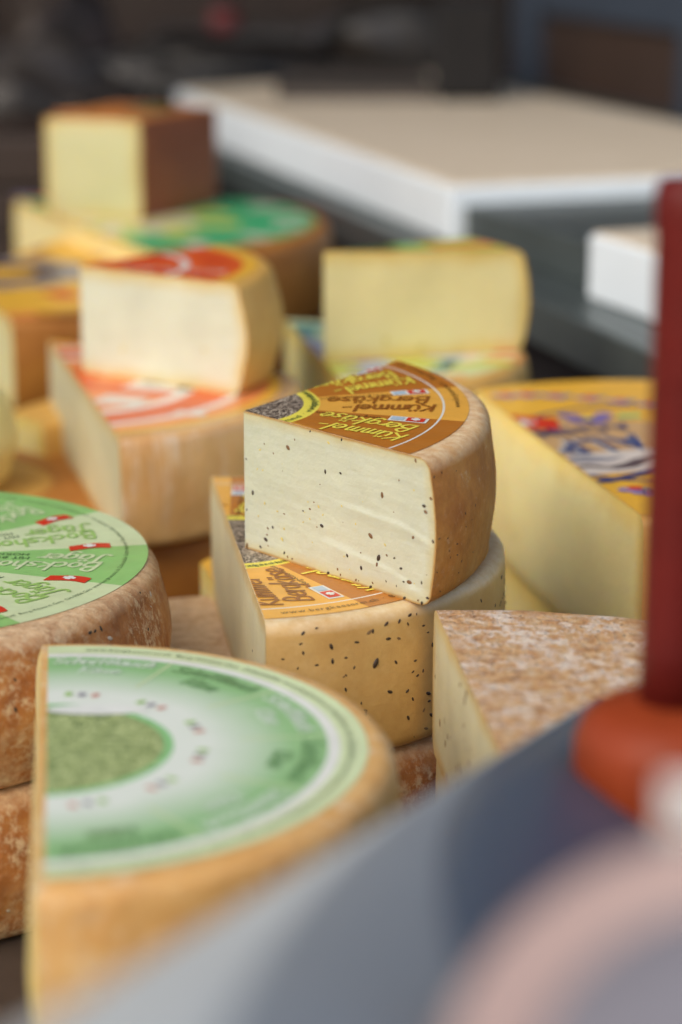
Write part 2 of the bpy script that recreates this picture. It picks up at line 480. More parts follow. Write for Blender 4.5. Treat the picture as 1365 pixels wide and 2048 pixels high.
# ------------------------------------------------------------------ material library
I = dict(
 white=ink('print_white', S(226, 226, 214)), cream=ink('print_cream', S(214, 221, 184)), black=ink('print_black', S(38, 36, 32)),
 k_dark=ink('print_brown_gold', S(184, 112, 32)), k_light=ink('print_gold', S(234, 172, 68)), k_yellow=ink('print_yellow', S(238, 222, 84)),
 k_brown=ink('print_brown', S(150, 88, 22)), k_text=ink('print_dark_brown', S(70, 44, 18)), red=ink('print_red', S(214, 52, 24)),
 orange=ink('print_orange', S(224, 92, 34)), peach=ink('print_peach', S(238, 142, 78)), g_dark=ink('print_green', S(146, 196, 112)), g_light=ink('print_pale_green', S(208, 220, 170)),
 g_text=ink('print_text_green', S(158, 196, 104)), dgreen=ink('print_dark_green', S(66, 92, 52)), blue=ink('print_blue', S(34, 54, 112)), lilac=ink('print_lilac', S(150, 134, 176)), grey=ink('print_grey', S(150, 146, 150)),
 pwhite=ink('print_soft_white', S(206, 220, 196)), mgreen=ink('print_mid_green', S(112, 156, 100)), softred=ink('print_soft_red', S(206, 150, 132)), violet=ink('print_violet', S(128, 112, 170)), alp_y=ink('print_alp_yellow', S(240, 182, 58)), alp_tan=ink('print_tan', S(206, 164, 110)), snow=ink('print_snow', S(222, 208, 192)), sgreen=ink('print_leaf_green', S(140, 196, 128)),
 emerald=ink('print_emerald', S(66, 178, 116)), teal=ink('print_teal', S(96, 150, 140)), lime=ink('print_lime', S(196, 204, 90)), dkgrey=ink('print_slate', S(92, 74, 74)), paleblue=ink('print_pale_blue', S(178, 196, 206)),
)
def seedprint(name, a, b, c_, sc):
    k = NT(name)
    v1 = k.noise(sc, 3, .7, (1, 2.6, 1)); v2 = k.noise(sc, 3, .7, (2.4, 1, 1))
    f = k.mix(k.step(k.noise(sc*.25, 2), .45, .55), v1, v2)
    k.col(k.ramp(f, [(.4, a), (.5, b), (.58, c_)])); k.set(rough=.38); return k.m
SEEDPRINT = seedprint('print_caraway_photo', S(44, 34, 26), S(96, 78, 62), S(206, 190, 166), 420)
CHIVEPRINT = seedprint('print_chive_photo', S(112, 128, 82), S(152, 166, 102), S(188, 198, 138), 210)
def fadeprint(name, cin, cout, r0, r1):
    k = NT(name); x = k.n('ShaderNodeVectorMath', operation='LENGTH'); k.l(k.tc.outputs['Object'], x.inputs[0])
    mp = k.n('ShaderNodeMapRange'); mp.inputs[1].default_value = r0; mp.inputs[2].default_value = r1; k.l(x.outputs['Value'], mp.inputs[0])
    k.col(k.ramp(k.math('ADD', mp.outputs[0], k.math('MULTIPLY', k.math('SUBTRACT', k.noise(30, 3), .5), .3)), [(0, cin), (1, cout)])); k.set(rough=.34); return k.m

P_ivory = paste('paste_ivory', S(195, 194, 170), S(192, 178, 132), .007, line=S(176, 134, 74), bump=.0006, mott=.09)
P_cream = paste('paste_cream', S(206, 205, 180), S(206, 182, 118), .012, mott=.1, bump=.0008, line=S(206, 150, 80))
P_wan = paste('paste_wan', S(194, 190, 142), S(196, 176, 110), .014, line=S(180, 134, 64))
P_straw = paste('paste_straw', S(226, 212, 152), S(214, 184, 100), .014, line=S(200, 150, 70))
P_yellow = paste('paste_yellow', S(234, 218, 146), S(228, 198, 104), .016, rough=.36, sss=.8)
P_alps = paste('paste_alps', S(240, 228, 164), S(232, 204, 116), .016, rough=.36, sss=.8)
P_pale = paste('paste_pale_yellow', S(214, 204, 150), S(206, 178, 104), .014)
P_grey = paste('paste_greyish', S(206, 198, 158), S(196, 164, 100), .01, mott=.14)
R_tan = rind('rind_tan_speckled', [(.3, S(164, 96, 30)), (.5, S(198, 130, 52)), (.72, S(210, 154, 78))], 26, bloom_or_sheen=S(222, 196, 160), bscale=150, bth=(.56, .74), top=S(240, 216, 172))
R_wax = rind('rind_pale_waxy', [(.3, S(190, 144, 78)), (.55, S(208, 166, 98)), (.75, S(218, 184, 122))], 18, rough=.42, bump=.0006, top=S(226, 206, 168), sss=.2, coat=.1)
R_brown = rind('rind_orange_brown', [(.28, S(122, 66, 26)), (.48, S(162, 100, 46)), (.72, S(190, 136, 74))], 34, bump=.0018, bloom_or_sheen=S(206, 182, 146), bscale=190, bth=(.48, .6), top=S(230, 200, 156), foot=S(204, 180, 144))
R_gold = rind('rind_golden', [(.3, S(206, 150, 80)), (.55, S(226, 176, 106)), (.72, S(234, 198, 140))], 26, rough=.5, bump=.0014, bloom_or_sheen=S(226, 206, 170), bscale=110, bth=(.5, .64))
R_film = rind('rind_under_film', [(.3, S(212, 156, 90)), (.7, S(232, 188, 124))], 20, rough=.4, bump=.0018, bloom_or_sheen=S(230, 212, 184), bscale=55, bth=(.52, .62), coat=.9, bstretch=(1, 1, .12))  # pale upright streaks: reflections on the film folds, painted into the colour
R_orange = rind('rind_amber', [(.3, S(158, 94, 30)), (.7, S(190, 126, 50))], 22, rough=.5)
R_dark = rind('rind_reddish_brown', [(.3, S(122, 56, 24)), (.7, S(160, 84, 40))], 22, rough=.6)
R_honey = rind('rind_honey', [(.3, S(206, 152, 68)), (.7, S(228, 184, 100))], 20, rough=.5)
R_lemon = rind('rind_lemon', [(.3, S(222, 204, 130)), (.7, S(230, 216, 150))], 20, rough=.45)
R_crust = rind('rind_mouldy_crust', [(.32, S(140, 106, 76)), (.42, S(196, 142, 88)), (.54, S(212, 166, 110)), (.7, S(220, 196, 162))], 120, rough=.85, bump=.004, bloom_or_sheen=S(236, 224, 208), bscale=140, bth=(.47, .56), specks=(S(96, 70, 54), 190, .17), sss=.05)
SEED_D = seed_mesh('seed_dark', plain('caraway_dark', S(58, 42, 28), .45, .3, 300))
SEED_B = seed_mesh('seed_brown', plain('caraway_brown', S(112, 76, 38), .45, .35, 300))
SEED_F = seed_mesh('seed_faint', plain('caraway_faint', S(128, 98, 62), .5, .3, 300))
SEED_Y = seed_mesh('speck_yellow', plain('paste_speck', S(206, 186, 104), .4, .1, 300))
PIT_D = seed_mesh('pit_dark', plain('rind_pit', S(44, 36, 30), .6, .3, 200))
PIT_G = seed_mesh('pit_grey', plain('rind_pit_grey', S(176, 164, 148), .6, .3, 200))

# ------------------------------------------------------------------ setting and stall
def mat_asphalt():
    return plain('asphalt', (.05, .05, .05, 1), .9, .3, 12, bump=.002)
g = link('ground', [(-150, -150, -.95), (150, -150, -.95), (150, 150, -.95), (-150, 150, -.95)], [(0, 1, 2, 3)], mat_asphalt(), kind='structure')
M_counter = plain('counter_dark', S(64, 54, 48), .5, .2, 18)
M_steel = plain('bench_steel', S(96, 104, 102), .38, .12, 9, metal=.55)
M_steeld = plain('bench_steel_dark', S(52, 50, 50), .45, .15, 9, metal=.3)
M_rail = plain('rail_alloy', S(120, 130, 128), .35, .08, 30, metal=.7)
M_black = plain('matt_black', S(22, 20, 19), .7, .2, 30)
M_white = plain('board_white', S(226, 232, 234), .45, .03, 20)
def wood(name, a, b, sc, stretch, rough=.5):
    k = NT(name); k.col(k.ramp(k.noise(sc, 6, .6, stretch), [(.3, a), (.7, b)])); k.set(rough=rough); k.bump(k.noise(sc*2, 4, .6, stretch), .0005); return k.m
M_btop = wood('board_wood', S(212, 194, 166), S(230, 214, 190), 14, (1, 6, 1))
M_dwood = wood('wood_dark', S(36, 24, 16), S(62, 42, 28), 10, (1, 1, 6))
# the counter the cheeses stand on: its right edge follows the steel bench
ct = tag(empty('display_counter', (0, 1.5, 0)), 'dark display counter carrying all the cheese stacks', 'counter')
from_bm('counter_top', prism_bm([(-1.1, -.98), (.2, -.98), (.62, -.98), (.505, -.35), (.22, .3), (-.32, 1.98), (-.62, 2.9), (-1.1, 2.9)], -.03, 0, .003), M_counter, ct)
from_bm('counter_body', prism_bm([(-1.06, -.94), (.58, -.94), (.49, -.35), (.19, .28), (-.34, 1.94), (-.64, 2.88), (-1.06, 2.88)], -.95, -.0305, 0), M_black, ct)

# the steel bench behind: frame d runs towards the viewer along its left edge
B0 = Vector((-.1691, 3.1309)); Bd = (Vector((.2339, 1.8013))-B0).normalized(); Bn = Vector((-Bd.y, Bd.x))
def bp(a, b): p = B0+Bd*a+Bn*b; return (p.x, p.y)
bench = tag(empty('steel_bench', (*bp(.9, .4), -.95)), 'long dark steel work bench behind the cheeses under the big white board', 'bench')
org = Vector((*bp(.9, .4), -.95))
def on(root, o):
    o.parent = root; o.matrix_parent_inverse = Matrix.Translation(-root.location); return o
on(bench, from_bm('bench_top', prism_bm([bp(-.9, .004), bp(1.95, .004), bp(1.95, 1.3), bp(-.9, 1.3)], .117, .142, .002), M_steel))
on(bench, from_bm('bench_body', prism_bm([bp(-.88, .03), bp(1.9, .03), bp(1.9, 1.28), bp(-.88, 1.28)], -.95, .1165, 0), M_steeld))
on(bench, from_bm('edge_rail', prism_bm([bp(-.9, -.008), bp(1.95, -.008), bp(1.95, .0035), bp(-.9, .0035)], .11, .148, .002), M_rail))
# big board (quad corners from the photograph's ground plan)
bA, bB = Vector((.1056, 2.3491)), Vector((-.234, 3.3895))
ba = (bB-bA).normalized(); bw = Vector((-ba.y, ba.x))*-1
def bq(a, b): p = bA+ba*a+bw*b; return (p.x, p.y)
board = tag(empty('cutting_board', (*bq(.5, .2), .1435)), 'large thick white cutting board with a beige worn top on the steel bench', 'cutting board')
on(board, from_bm('slab', prism_bm([bq(0, 0), bq(0, .5), bq(1.25, .43), bq(1.08, 0)], .1435, .197, .004), M_white))
on(board, from_bm('top_sheet', prism_bm([bq(.008, .008), bq(.008, .492), bq(1.235, .425), bq(1.07, .008)], .1968, .2, .001), M_btop))
sbx = tag(empty('steel_box', (.24, 2.2, .1425)), 'low grey steel box on the bench right in front of the big white board', 'box')
e0 = Vector((.1166, 2.345)); ed = (Vector((.2157, 2.1286))-Vector((.1166, 2.3709))).normalized(); en = Vector((-ed.y, ed.x))
def eq(a, b): p = e0+ed*a+en*b; return (p.x, p.y)
on(sbx, from_bm('box_body', prism_bm([eq(0.0, .004), eq(.52, .004), eq(.52, .3), eq(-.07, .4), eq(-.03, .15)], .1425, .1805, .002), M_steel))
sb2 = tag(empty('small_board', (.24, 2.0, .1428)), 'small white block with a wooden top beside the red post', 'cutting board')
sd2 = (Vector((.2495, 1.9442))-Vector((.2104, 2.0438))).normalized(); sn2 = Vector((-sd2.y, sd2.x)); s0 = Vector((.2104, 2.0438))
def sq(a, b): p = s0+sd2*a+sn2*b; return (p.x, p.y)
on(sb2, from_bm('slab', prism_bm([sq(0, 0), sq(.16, 0), sq(.16, .1), sq(0, .1)], .1428, .198, .003), M_white))
on(sb2, from_bm('top_sheet', prism_bm([sq(.004, .004), sq(.156, .004), sq(.156, .096), sq(.004, .096)], .1978, .2005, .001), M_btop))
# things on the big board
bx = tag(empty('block', (.166, 3.2, .2)), 'dark brown upright block standing on the big white cutting board', 'block')
on(bx, from_bm('block_body', box_bm(.124, 3.18, .2003, .209, 3.3, .33, .012, 3), plain('block_brown', S(22, 18, 16), .85, .2, 20)))
tr = tag(empty('tray', (-.01, 3.3, .2)), 'flat dark tray lying at the back of the big cutting board', 'tray')
on(tr, from_bm('tray_base', box_bm(-.085, 3.2, .2003, .122, 3.5, .214, .003), plain('tray_dark', S(84, 74, 66), .6, .15, 20)))
on(tr, from_bm('tray_rim', box_bm(-.085, 3.205, .2141, .122, 3.2165, .222, .002), M_black))
on(tr, from_bm('tray_rim', box_bm(-.085, 3.485, .2141, .122, 3.497, .222, .002), M_black))

# far cabinet with a framed brown panel
M_bluegrey = plain('cabinet_blue_grey', S(66, 74, 86), .5, .08, 10)
M_cpanel = plain('cabinet_brown_panel', S(70, 52, 42), .6, .12, 6)
ca = Vector((.29, 4.15)); cb = Vector((.53, 3.5)); cd = (cb-ca).normalized(); cn = Vector((-cd.y, cd.x))
def cq(a, b): p = ca+cd*a+cn*b; return (p.x, p.y)
cab = tag(empty('cabinet', (*cq(.35, .1), -.95)), 'blue grey cabinet with a framed brown panel behind the bench', 'cabinet')
on(cab, from_bm('cabinet_body', prism_bm([cq(-.05, .02), cq(1.0, .02), cq(1.0, .5), cq(-.05, .5)], -.95, .5, .003), M_bluegrey))
on(cab, from_bm('brown_panel', prism_bm([cq(.1, .012), cq(.6, .012), cq(.6, .0195), cq(.1, .0195)], .0, .262, 0), M_cpanel))
for (a0, a1, z0, z1) in ((.02, .1, -.2, .36), (.6, .69, -.2, .36), (.1, .6, .262, .36)):
    on(cab, from_bm('panel_frame', prism_bm([cq(a0, -.006), cq(a1, -.006), cq(a1, .0195), cq(a0, .0195)], z0, z1, .002), M_bluegrey))
wl = tag(from_bm('back_wall', box_bm(-3.2, 4.75, -.949, 3.6, 4.85, 2.2, 0), M_dwood), 'dark brown wall closing the back of the stall', 'wall')
cp = tag(empty('shade_canopy', (0, 2.3, 2.0)), 'unseen dark canopy roof added to shade the back of the stall', 'canopy')
on(cp, from_bm('shade_canopy_roof', box_bm(-2.5, 1.7, 2.4, 2.5, 4.74, 2.45, 0), plain('canopy_cloth', S(60, 56, 54), .9, .1, 5)))  # out of view, added to darken the background

# dark things at the back left
def lump(name, loc, sc, m, amp=.25, fr=2.2, seed=0, z0=None):
    bm = bmesh.new(); bmesh.ops.create_icosphere(bm, subdivisions=4, radius=1)
    for v in bm.verts:
        d = 1+amp*noise.noise(v.co*fr+Vector((seed, seed, 0)))+amp*.35*abs(noise.noise(v.co*fr*3.1+Vector((seed, 0, 0))))
        v.co = Vector((v.co.x*sc[0], v.co.y*sc[1], v.co.z*sc[2]))*d
        v.co.z = max(v.co.z, -sc[2]*.8)
    for v in bm.verts: v.co += Vector((0, 0, sc[2]*.8))
    return from_bm(name, bm, m, smooth=True, loc=loc)
def film(name, c):
    k = NT(name); k.col(c); k.set(rough=.3, coat=.35, coatr=.12)
    h = k.noise(26, 4, .6, (1, 1, 3)); k.bump(h, .02); return k.m
F1, F2, F3 = film('film_black', S(30, 25, 21)), film('film_brown', S(54, 40, 30)), film('film_slate', S(48, 40, 34))
crate = tag(empty('wooden_crate', (-.42, 2.95, 0)), 'dark brown wooden crate behind the tall brown cheese', 'crate')
for k_ in range(3): on(crate, from_bm('crate_slat', box_bm(-.62, 2.90, .01+.06*k_, -.26, 2.915, .062+.06*k_, .002), M_dwood))
on(crate, from_bm('crate_body', box_bm(-.62, 2.917, .0, -.26, 3.12, .185, .004), M_dwood))
tag(lump('film_bag', (-.42, 3.25, .0), (.17, .09, .15), F3, seed=1), 'dark brownish glossy film bag at the far left behind the crate', 'bag')
tag(lump('film_bag', (-.2, 3.66, .1422), (.2, .1, .06), F1, seed=5), 'black glossy film bag heaped left of the big white board', 'bag')
tag(lump('film_bag', (-.5, 3.75, .0), (.16, .1, .2), F2, seed=9), 'brown glossy film bag at the far back left', 'bag')
pk = tag(empty('grey_carton', (-.16, 4.0, .15)), 'low grey carton at the back left with a red jar on it', 'carton')
on(pk, from_bm('carton_body', box_bm(-.3, 3.95, .1425, .02, 4.1, .222, .004), plain('carton_grey', S(44, 42, 40), .7, .1, 15)))
on(pk, from_bm('carton_lid', box_bm(-.304, 3.946, .2222, .024, 4.104, .236, .004), plain('carton_lid_grey', S(74, 72, 70), .7, .1, 15)))
j = tag(empty('red_jar', (-.19, 4.0, .2365)), 'small dull red jar standing on the grey carton', 'jar')
lathe('jar_body', [(.0, 0), (.02, 0), (.023, .004), (.023, .03), (.018, .036)], plain('jar_red', S(122, 48, 46), .4, .1, 30), j)
lathe('jar_lid', [(.0, .0362), (.02, .0362), (.02, .046), (.0, .0465)], M_black, j)
# dark bag with two handles behind the board
hb = tag(empty('handbag', (.09, 3.85, .1425)), 'dark brown bag with two arched handles behind the big board', 'bag')
ho = lump('bag_body', (.09, 3.85, .1425), (.14, .06, .1), plain('leather_dark', S(44, 36, 30), .4, .25, 14), amp=.12, seed=3); on(hb, ho)
def tube(name, pts, r, m, n=10):
    V, Fc = [], []
    for i, p in enumerate(pts):
        p = Vector(p); t = (Vector(pts[min(i+1, len(pts)-1)])-Vector(pts[max(i-1, 0)])).normalized()
        a = t.orthogonal().normalized(); b = t.cross(a)
        for k in range(n): V.append(p+a*r*math.cos(6.2832*k/n)+b*r*math.sin(6.2832*k/n))
    for i in range(len(pts)-1):
        for k in range(n): Fc.append((i*n+k, i*n+(k+1) % n, (i+1)*n+(k+1) % n, (i+1)*n+k))
    Fc += [tuple(range(n))[::-1], tuple(range((len(pts)-1)*n, len(pts)*n))]
    return link(name, V, Fc, m)
for dy_, hh in ((-.05, .285), (.04, .31)):
    on(hb, tube('handle', [(.09+.13*math.cos(a), 3.85+dy_, .2+(hh-.2)*math.sin(a)) for a in [math.pi*q/20 for q in range(21)]], .009, M_black))

# ------------------------------------------------------------------ kuemmel cheeses (in focus)
def kuemmel_label(ch, r_in, ring_w, r_line, r_out, phi0, nsect, lc=(0, 0), parity=0, ring_txt='', seed=1):
    ms = [SEEDPRINT, I['k_yellow'], I['k_dark'], I['k_light'], I['white']]
    e, o = (2, 3) if parity == 0 else (3, 2)
    lab = ch.disc('label', [(.0002, r_in, (0, 0)), (r_in, r_in+ring_w, (1, 1)), (r_in+ring_w, r_line, (e, o)), (r_line, r_line+.0012, (4, 4)), (r_line+.0012, r_out, (e, o))], nsect, phi0, ms, lc=lc)
    step = 2*math.pi/nsect; L = r_line-r_in-ring_w
    h = L*.185
    for k in range(nsect):
        ph = phi0+step*(k+.5)
        dark = (k % 2 == 0) == (parity == 0)
        m = I['k_yellow'] if dark else I['k_brown']
        rs = r_line-.004
        tv = brush_text('Kümmel-', h, weight=.125); ch.words(tv, rs, ph, h*.3, m, lab, lc=lc)
        tv = brush_text('Bergkäse', h*1.0, weight=.125); ch.words(tv, rs-.003, ph, -h*.98, m, lab, lc=lc)
        tv = type_text('Berg-Käserei Gais', h*.38); ch.words(tv, rs-h*2.1, ph+step*.42, h*.1, I['k_text'], lab, lc=lc, name='maker_lettering')
        rf = rs-h*.9; pf = ph+step*.41
        cx, cy = lc[0]+rf*math.cos(pf), lc[1]+rf*math.sin(pf)
        ch.poly('flag_card', [(-h*.85, -h*.34), (h*.85, -h*.34), (h*.85, h*.34), (-h*.85, h*.34)], I['white'], lab, .0005, ((cx, cy), pf+math.pi))
        ch.flag(cx-h*.32*math.cos(pf+math.pi), cy-h*.32*math.sin(pf+math.pi), pf+math.pi, h*.8, h*.52, lab, I['red'], I['white'])
        gx, gy = cx+h*.48*math.cos(pf+math.pi), cy+h*.48*math.sin(pf+math.pi)
        ch.poly('flag_emblem', [(-h*.28, -h*.22), (h*.28, -h*.22), (h*.28, h*.22), (-h*.28, h*.22)], I['paleblue'], lab, .0007, ((gx, gy), pf+math.pi))
    t = 'www.bergkaeserei.ch  ·  Berg-Käserei Gais  ·  CH-9056 Gais  ·  Zellersmühle  ·  '*2
    ch.ringtext(t, h*.42, (r_line+r_out)/2+h*.18, phi0+.2, I['k_text'], lab, lc=lc)
    ch.ringtext('würziger Halbhartkäse mit Kümmel  ·  '*4, ring_w*.62, r_in+ring_w*.78, phi0, I['dgreen'], lab, lc=lc)
    return lab

# lower half wheel
lowK = Cheese('half_round_cheese', 'caraway cheese half wheel with gold label and seeded pale rind, under the ivory caraway wedge', 'cheese', (-.0604, 1.2542), .149, .075, .075,
              cut=((-.0585, 1.2645), (-.0362, 1.108), (-.0808, 1.42)), re=.007, bulge=.001, rindm=R_wax, pastem=P_grey, n=110, side=14, cols=40)
kuemmel_label(lowK, .044, .009, .124, .140, R(-88), 12, parity=1)
for dg_, z, sz in [(-73.5, 0.1446, 14), (-70.9, 0.1463, 8), (-59.4, 0.141, 12), (-56.4, 0.1433, 14), (-53.4, 0.1433, 12), (-50.7, 0.145, 14), (-48.9, 0.1447, 9), (-51.3, 0.1408, 10), (-68.1, 0.1363, 16), (-67.9, 0.1288, 14), (-73.6, 0.1346, 10), (-71.0, 0.1278, 11), (-58.9, 0.1244, 26), (-54.3, 0.1227, 12), (-49.6, 0.121, 10), (-44.9, 0.1264, 12), (-44.2, 0.1136, 14), (-47.5, 0.1144, 10), (-49.0, 0.1129, 10), (-63.5, 0.1241, 9), (-65.2, 0.1297, 9), (-55.7, 0.108, 16), (-51.5, 0.1061, 12), (-50.0, 0.1009, 11), (-45.8, 0.1013, 18), (-45.5, 0.097, 12), (-51.0, 0.0915, 14), (-44.7, 0.089, 16), (-46.0, 0.1335, 8), (-74.7, 0.1271, 7), (-77.5, 0.1323, 9), (-65.2, 0.1208, 7), (-49.2, 0.08, 6), (-20, .13, 10), (-12, .12, 12), (-8, .135, 9), (-3, .118, 14), (-6, .108, 9), (-15, .105, 10), (-30, .13, 8), (-62, .105, 8), (-60, .095, 9)]:
    p, nn = lowK.on_rind(dg_, z-.075)
    place_seed(SEED_D, 'caraway_seed', lowK.root, p, nn, sz*.00022, (1, .55, .3))
rs = random.Random(4)
for q in range(60):
    dg_ = rs.uniform(-80, 0); z = rs.uniform(.006, .066); p, nn = lowK.on_rind(dg_, z)
    big = rs.random() < .25
    place_seed(SEED_F if rs.random() < .6 else SEED_D, 'caraway_seed', lowK.root, p, nn, rs.uniform(.002, .0036)*(1.3 if big else 1), (1, .5, .12), spin=rs.uniform(-.5, .5) if rs.random() < .6 else rs.uniform(0, 3))
for t, v in [(.95, .35), (.9, .55), (.84, .48), (.97, .62), (.7, .3), (.6, .45), (.93, .75), (.5, .2)]:
    p, nn = lowK.on_face(0, t, v); place_seed(SEED_D, 'caraway_seed', lowK.root, p, nn, .0016, (1, .6, .4))

# ivory wedge on top, the subject
def ridge(t, v):
    h = 0
    r1 = .455+.10*max(0, t-.47)**1.2+.9*max(0, t-.8)**1.6
    r2 = .76+.16*max(0, t-.45)+1.0*max(0, t-.75)**1.6
    f1 = min(1, max(0, (t-.42)/.2)); f2 = min(1, max(0, (t-.3)/.2))
    sm = lambda x: 1/(1+math.exp(-x))
    h += .0009*f1*(sm((v-r1)/.005))*math.exp(-max(0, v-r1)/.16)
    h += .0008*f2*(sm((v-r2)/.005))*math.exp(-max(0, v-r2)/.14)
    return h
foc = Cheese('cheese_wedge', 'sharp ivory caraway cheese wedge with brown and gold label, atop the seeded half wheel', 'cheese', (-.055, 1.25), .145, .1503, .0747,
             cut=((-.0512, 1.2417), (.0447, 1.1321), (.0236, 1.3587)), re=.008, bulge=.003, rindm=R_tan, pastem=P_ivory, n=80, side=56, cols=90, disp=ridge, sx=.925, sy=1.2, ncorner=5)
kuemmel_label(foc, .042, .0095, .122, .137, R(-15), 12, lc=(-.004, .007), parity=1)
FS = [(340,450,13),(517,555,11),(587,562,8),(765,650,14),(932,518,9),(932,690,10),(936,713,10),(978,665,9),(153,648,10),(497,788,11),(714,820,13),(222,860,12),(195,895,9),(320,917,7),(120,890,11),(257,803,7),(890,815,10),(970,832,8),(620,910,8),(684,960,9),(752,912,14),(750,940,9),(817,908,7),(846,950,8),(544,1000,8),(793,1008,6),(865,1004,6),(885,1005,13),(932,1002,8),(740,1060,8),(886,1092,8),(965,1065,8),(958,1090,8),(407,725,5),(105,722,5),(103,490,6),(460,368,6),(610,403,7),(838,1025,5)]
FY = [(195,455),(345,598),(440,615),(500,740),(590,700),(680,680),(710,470),(480,705),(775,855),(305,855),(215,695),(280,730),(540,435),(715,550),(900,630),(570,640),(180,540),(210,545)]
def face_tv(zx, zy):
    px, py = 440+zx/2.275, 700+zy/2.275
    t = (px-488)/380; t = t/(1+.094*(1-t))            # perspective along the cut
    top = 822+(px-488)*.2711; bot = 1095+(px-484)*.237
    return min(max(t, .012), .985), min(max((py-top)/(bot-top), .02), .985)
for zx, zy, sz in FS:
    t, v = face_tv(zx, zy); p, nn = foc.on_face(0, t, v); p = p+nn*max(0, ridge(t, v)*.9)
    place_seed(SEED_D if sz < 9 or random.random() < .5 else SEED_B, 'caraway_seed', foc.root, p, nn, sz*.00027, (1, .68, .3))
for q in range(34):
    t, v = rs.uniform(.1, .98), 1-rs.random()**1.4*.95; v = min(v, .97); p, nn = foc.on_face(0, t, v); p = p+nn*max(0, ridge(t, v)*.9)
    place_seed(SEED_F if rs.random() < .6 else SEED_B, 'caraway_seed', foc.root, p, nn, rs.uniform(.0009, .0017), (1, .7, .2))
for q in range(24):
    t, v = rs.uniform(.05, .95), rs.uniform(.06, .92); p, nn = foc.on_face(0, t, v); p = p+nn*max(0, ridge(t, v)*.9)
    place_seed(SEED_Y, 'paste_speck', foc.root, p, nn, rs.uniform(.0008, .0016), (1, .8, .1))
for zx, zy in FY:
    t, v = face_tv(zx, zy); p, nn = foc.on_face(0, t, v); p = p+nn*max(0, ridge(t, v)*.9)
    place_seed(SEED_Y, 'paste_speck', foc.root, p, nn, random.uniform(.0014, .0026), (1, .6, .12))
for dg_, z, sz in [(-41.5, 0.2163, 8), (-38.9, 0.217, 8), (-33.4, 0.2144, 7), (-26.7, 0.1927, 8), (-31.6, 0.1921, 9), (-28.4, 0.1865, 6), (-31.2, 0.185, 7), (-38.4, 0.1841, 7), (-34.6, 0.1785, 9), (-37.4, 0.177, 8), (-34.3, 0.1726, 8), (-36.8, 0.1731, 7), (-32.2, 0.1677, 8), (-41.3, 0.1685, 7), (-32.8, 0.162, 6), (-26.3, 0.1678, 7), (-41.4, 0.1859, 9), (-39.4, 0.1571, 7)]:
    p, nn = foc.on_rind(dg_, z-.1503); place_seed(SEED_D, 'caraway_seed', foc.root, p, nn, sz*.00021, (1, .45, .25))
# wheel underneath
Cheese('round_cheese', 'brown rinded cheese wheel at the bottom of the caraway stack', 'cheese', (-.056, 1.262), .151, 0, .0747, re=.012, rindm=R_brown, n=72)

# ------------------------------------------------------------------ green label wheels at the left
boc = Cheese('round_cheese', 'whole cheese wheel with striped light and dark green label, on a brown wheel', 'cheese', (-.2674, 1.2099), .1725, .0752, .0748, re=.011, bulge=.006, rindm=R_brown, n=150, side=16, wob=.0013, ncorner=5)
LCB = (.019, .012); NB = 12; PB = R(-20)
labB = boc.disc('label', [(.0002, .1465, (0, 1))], NB, PB, [I['g_dark'], I['g_light']], lc=LCB)
stp = 2*math.pi/NB
for k in range(NB):
    ph = PB+stp*(k+.5)
    if not (-1.6 < math.atan2(math.sin(ph), math.cos(ph)) < 1.6): continue
    dark = k % 2 == 0
    m = I['g_light'] if dark else I['g_text']
    hz = .0135
    boc.words(brush_text('Bockshorn', hz, weight=.13), .124, ph, hz*.04, m, labB, lc=LCB)
    boc.words(brush_text('Jäger', hz*1.0, weight=.13), .127, ph, -hz*1.1, m, labB, lc=LCB)
    boc.words(type_text('MIT BOCKS-', .006), .0845, ph, -.0085, I['dgreen'], labB, lc=LCB, name='small_lettering')
    boc.words(type_text('HORNKLEE', .006), .083, ph, -.0148, I['dgreen'], labB, lc=LCB, name='small_lettering')
    pf = ph+stp*.5; rf = .116
    boc.flag(LCB[0]+rf*math.cos(pf), LCB[1]+rf*math.sin(pf), pf+math.pi, .022, .0088, labB, I['red'], I['white'], wave=-.0022)
boc.ringtext('www.bergkaeserei.ch  Zellersmühle  Kasten Appenzell  Berg-Käserei Gais  CH-9056 Gais  '*3, .0036, .136, R(-85), I['dgreen'], labB, lc=LCB)
for i, (dg_, z, sz) in enumerate([(-29.1, 0.142, 18), (-32.0, 0.1423, 18), (-30.7, 0.1421, 14), (-27.5, 0.136, 22), (-22.8, 0.1308, 22), (-16.7, 0.1313, 12), (-14.5, 0.1289, 14), (-47.6, 0.144, 12), (-46.4, 0.138, 14), (-37.1, 0.139, 10), (-8.6, 0.142, 18), (-49.2, 0.1324, 12), (-50.1, 0.1192, 16), (-12.4, 0.146, 10), (-10.4, 0.137, 10), (-58, .12, 14), (-60, .105, 12), (-54, .1, 14), (-57, .088, 12)]):
    p, nn = boc.on_rind(dg_, z-.0752); place_seed(PIT_G if i in (3, 10, 14, 17) else PIT_D, 'rind_pit', boc.root, p, nn, sz*.00018, (1, .6, .18))
bo2 = Cheese('round_cheese', 'lower brown mottled cheese wheel under the striped green label wheel', 'cheese', (-.266, 1.208), .1765, 0, .075, re=.013, bulge=.006, rindm=R_brown, n=110, side=14, wob=.0016)
for dg_, z, sz in [(-55, .05, 14), (-60, .035, 16), (-53, .02, 12), (-62, .06, 10)]:
    p, nn = bo2.on_rind(dg_, z); place_seed(PIT_G, 'rind_pit', bo2.root, p, nn, sz*.0002, (1, .8, .25))

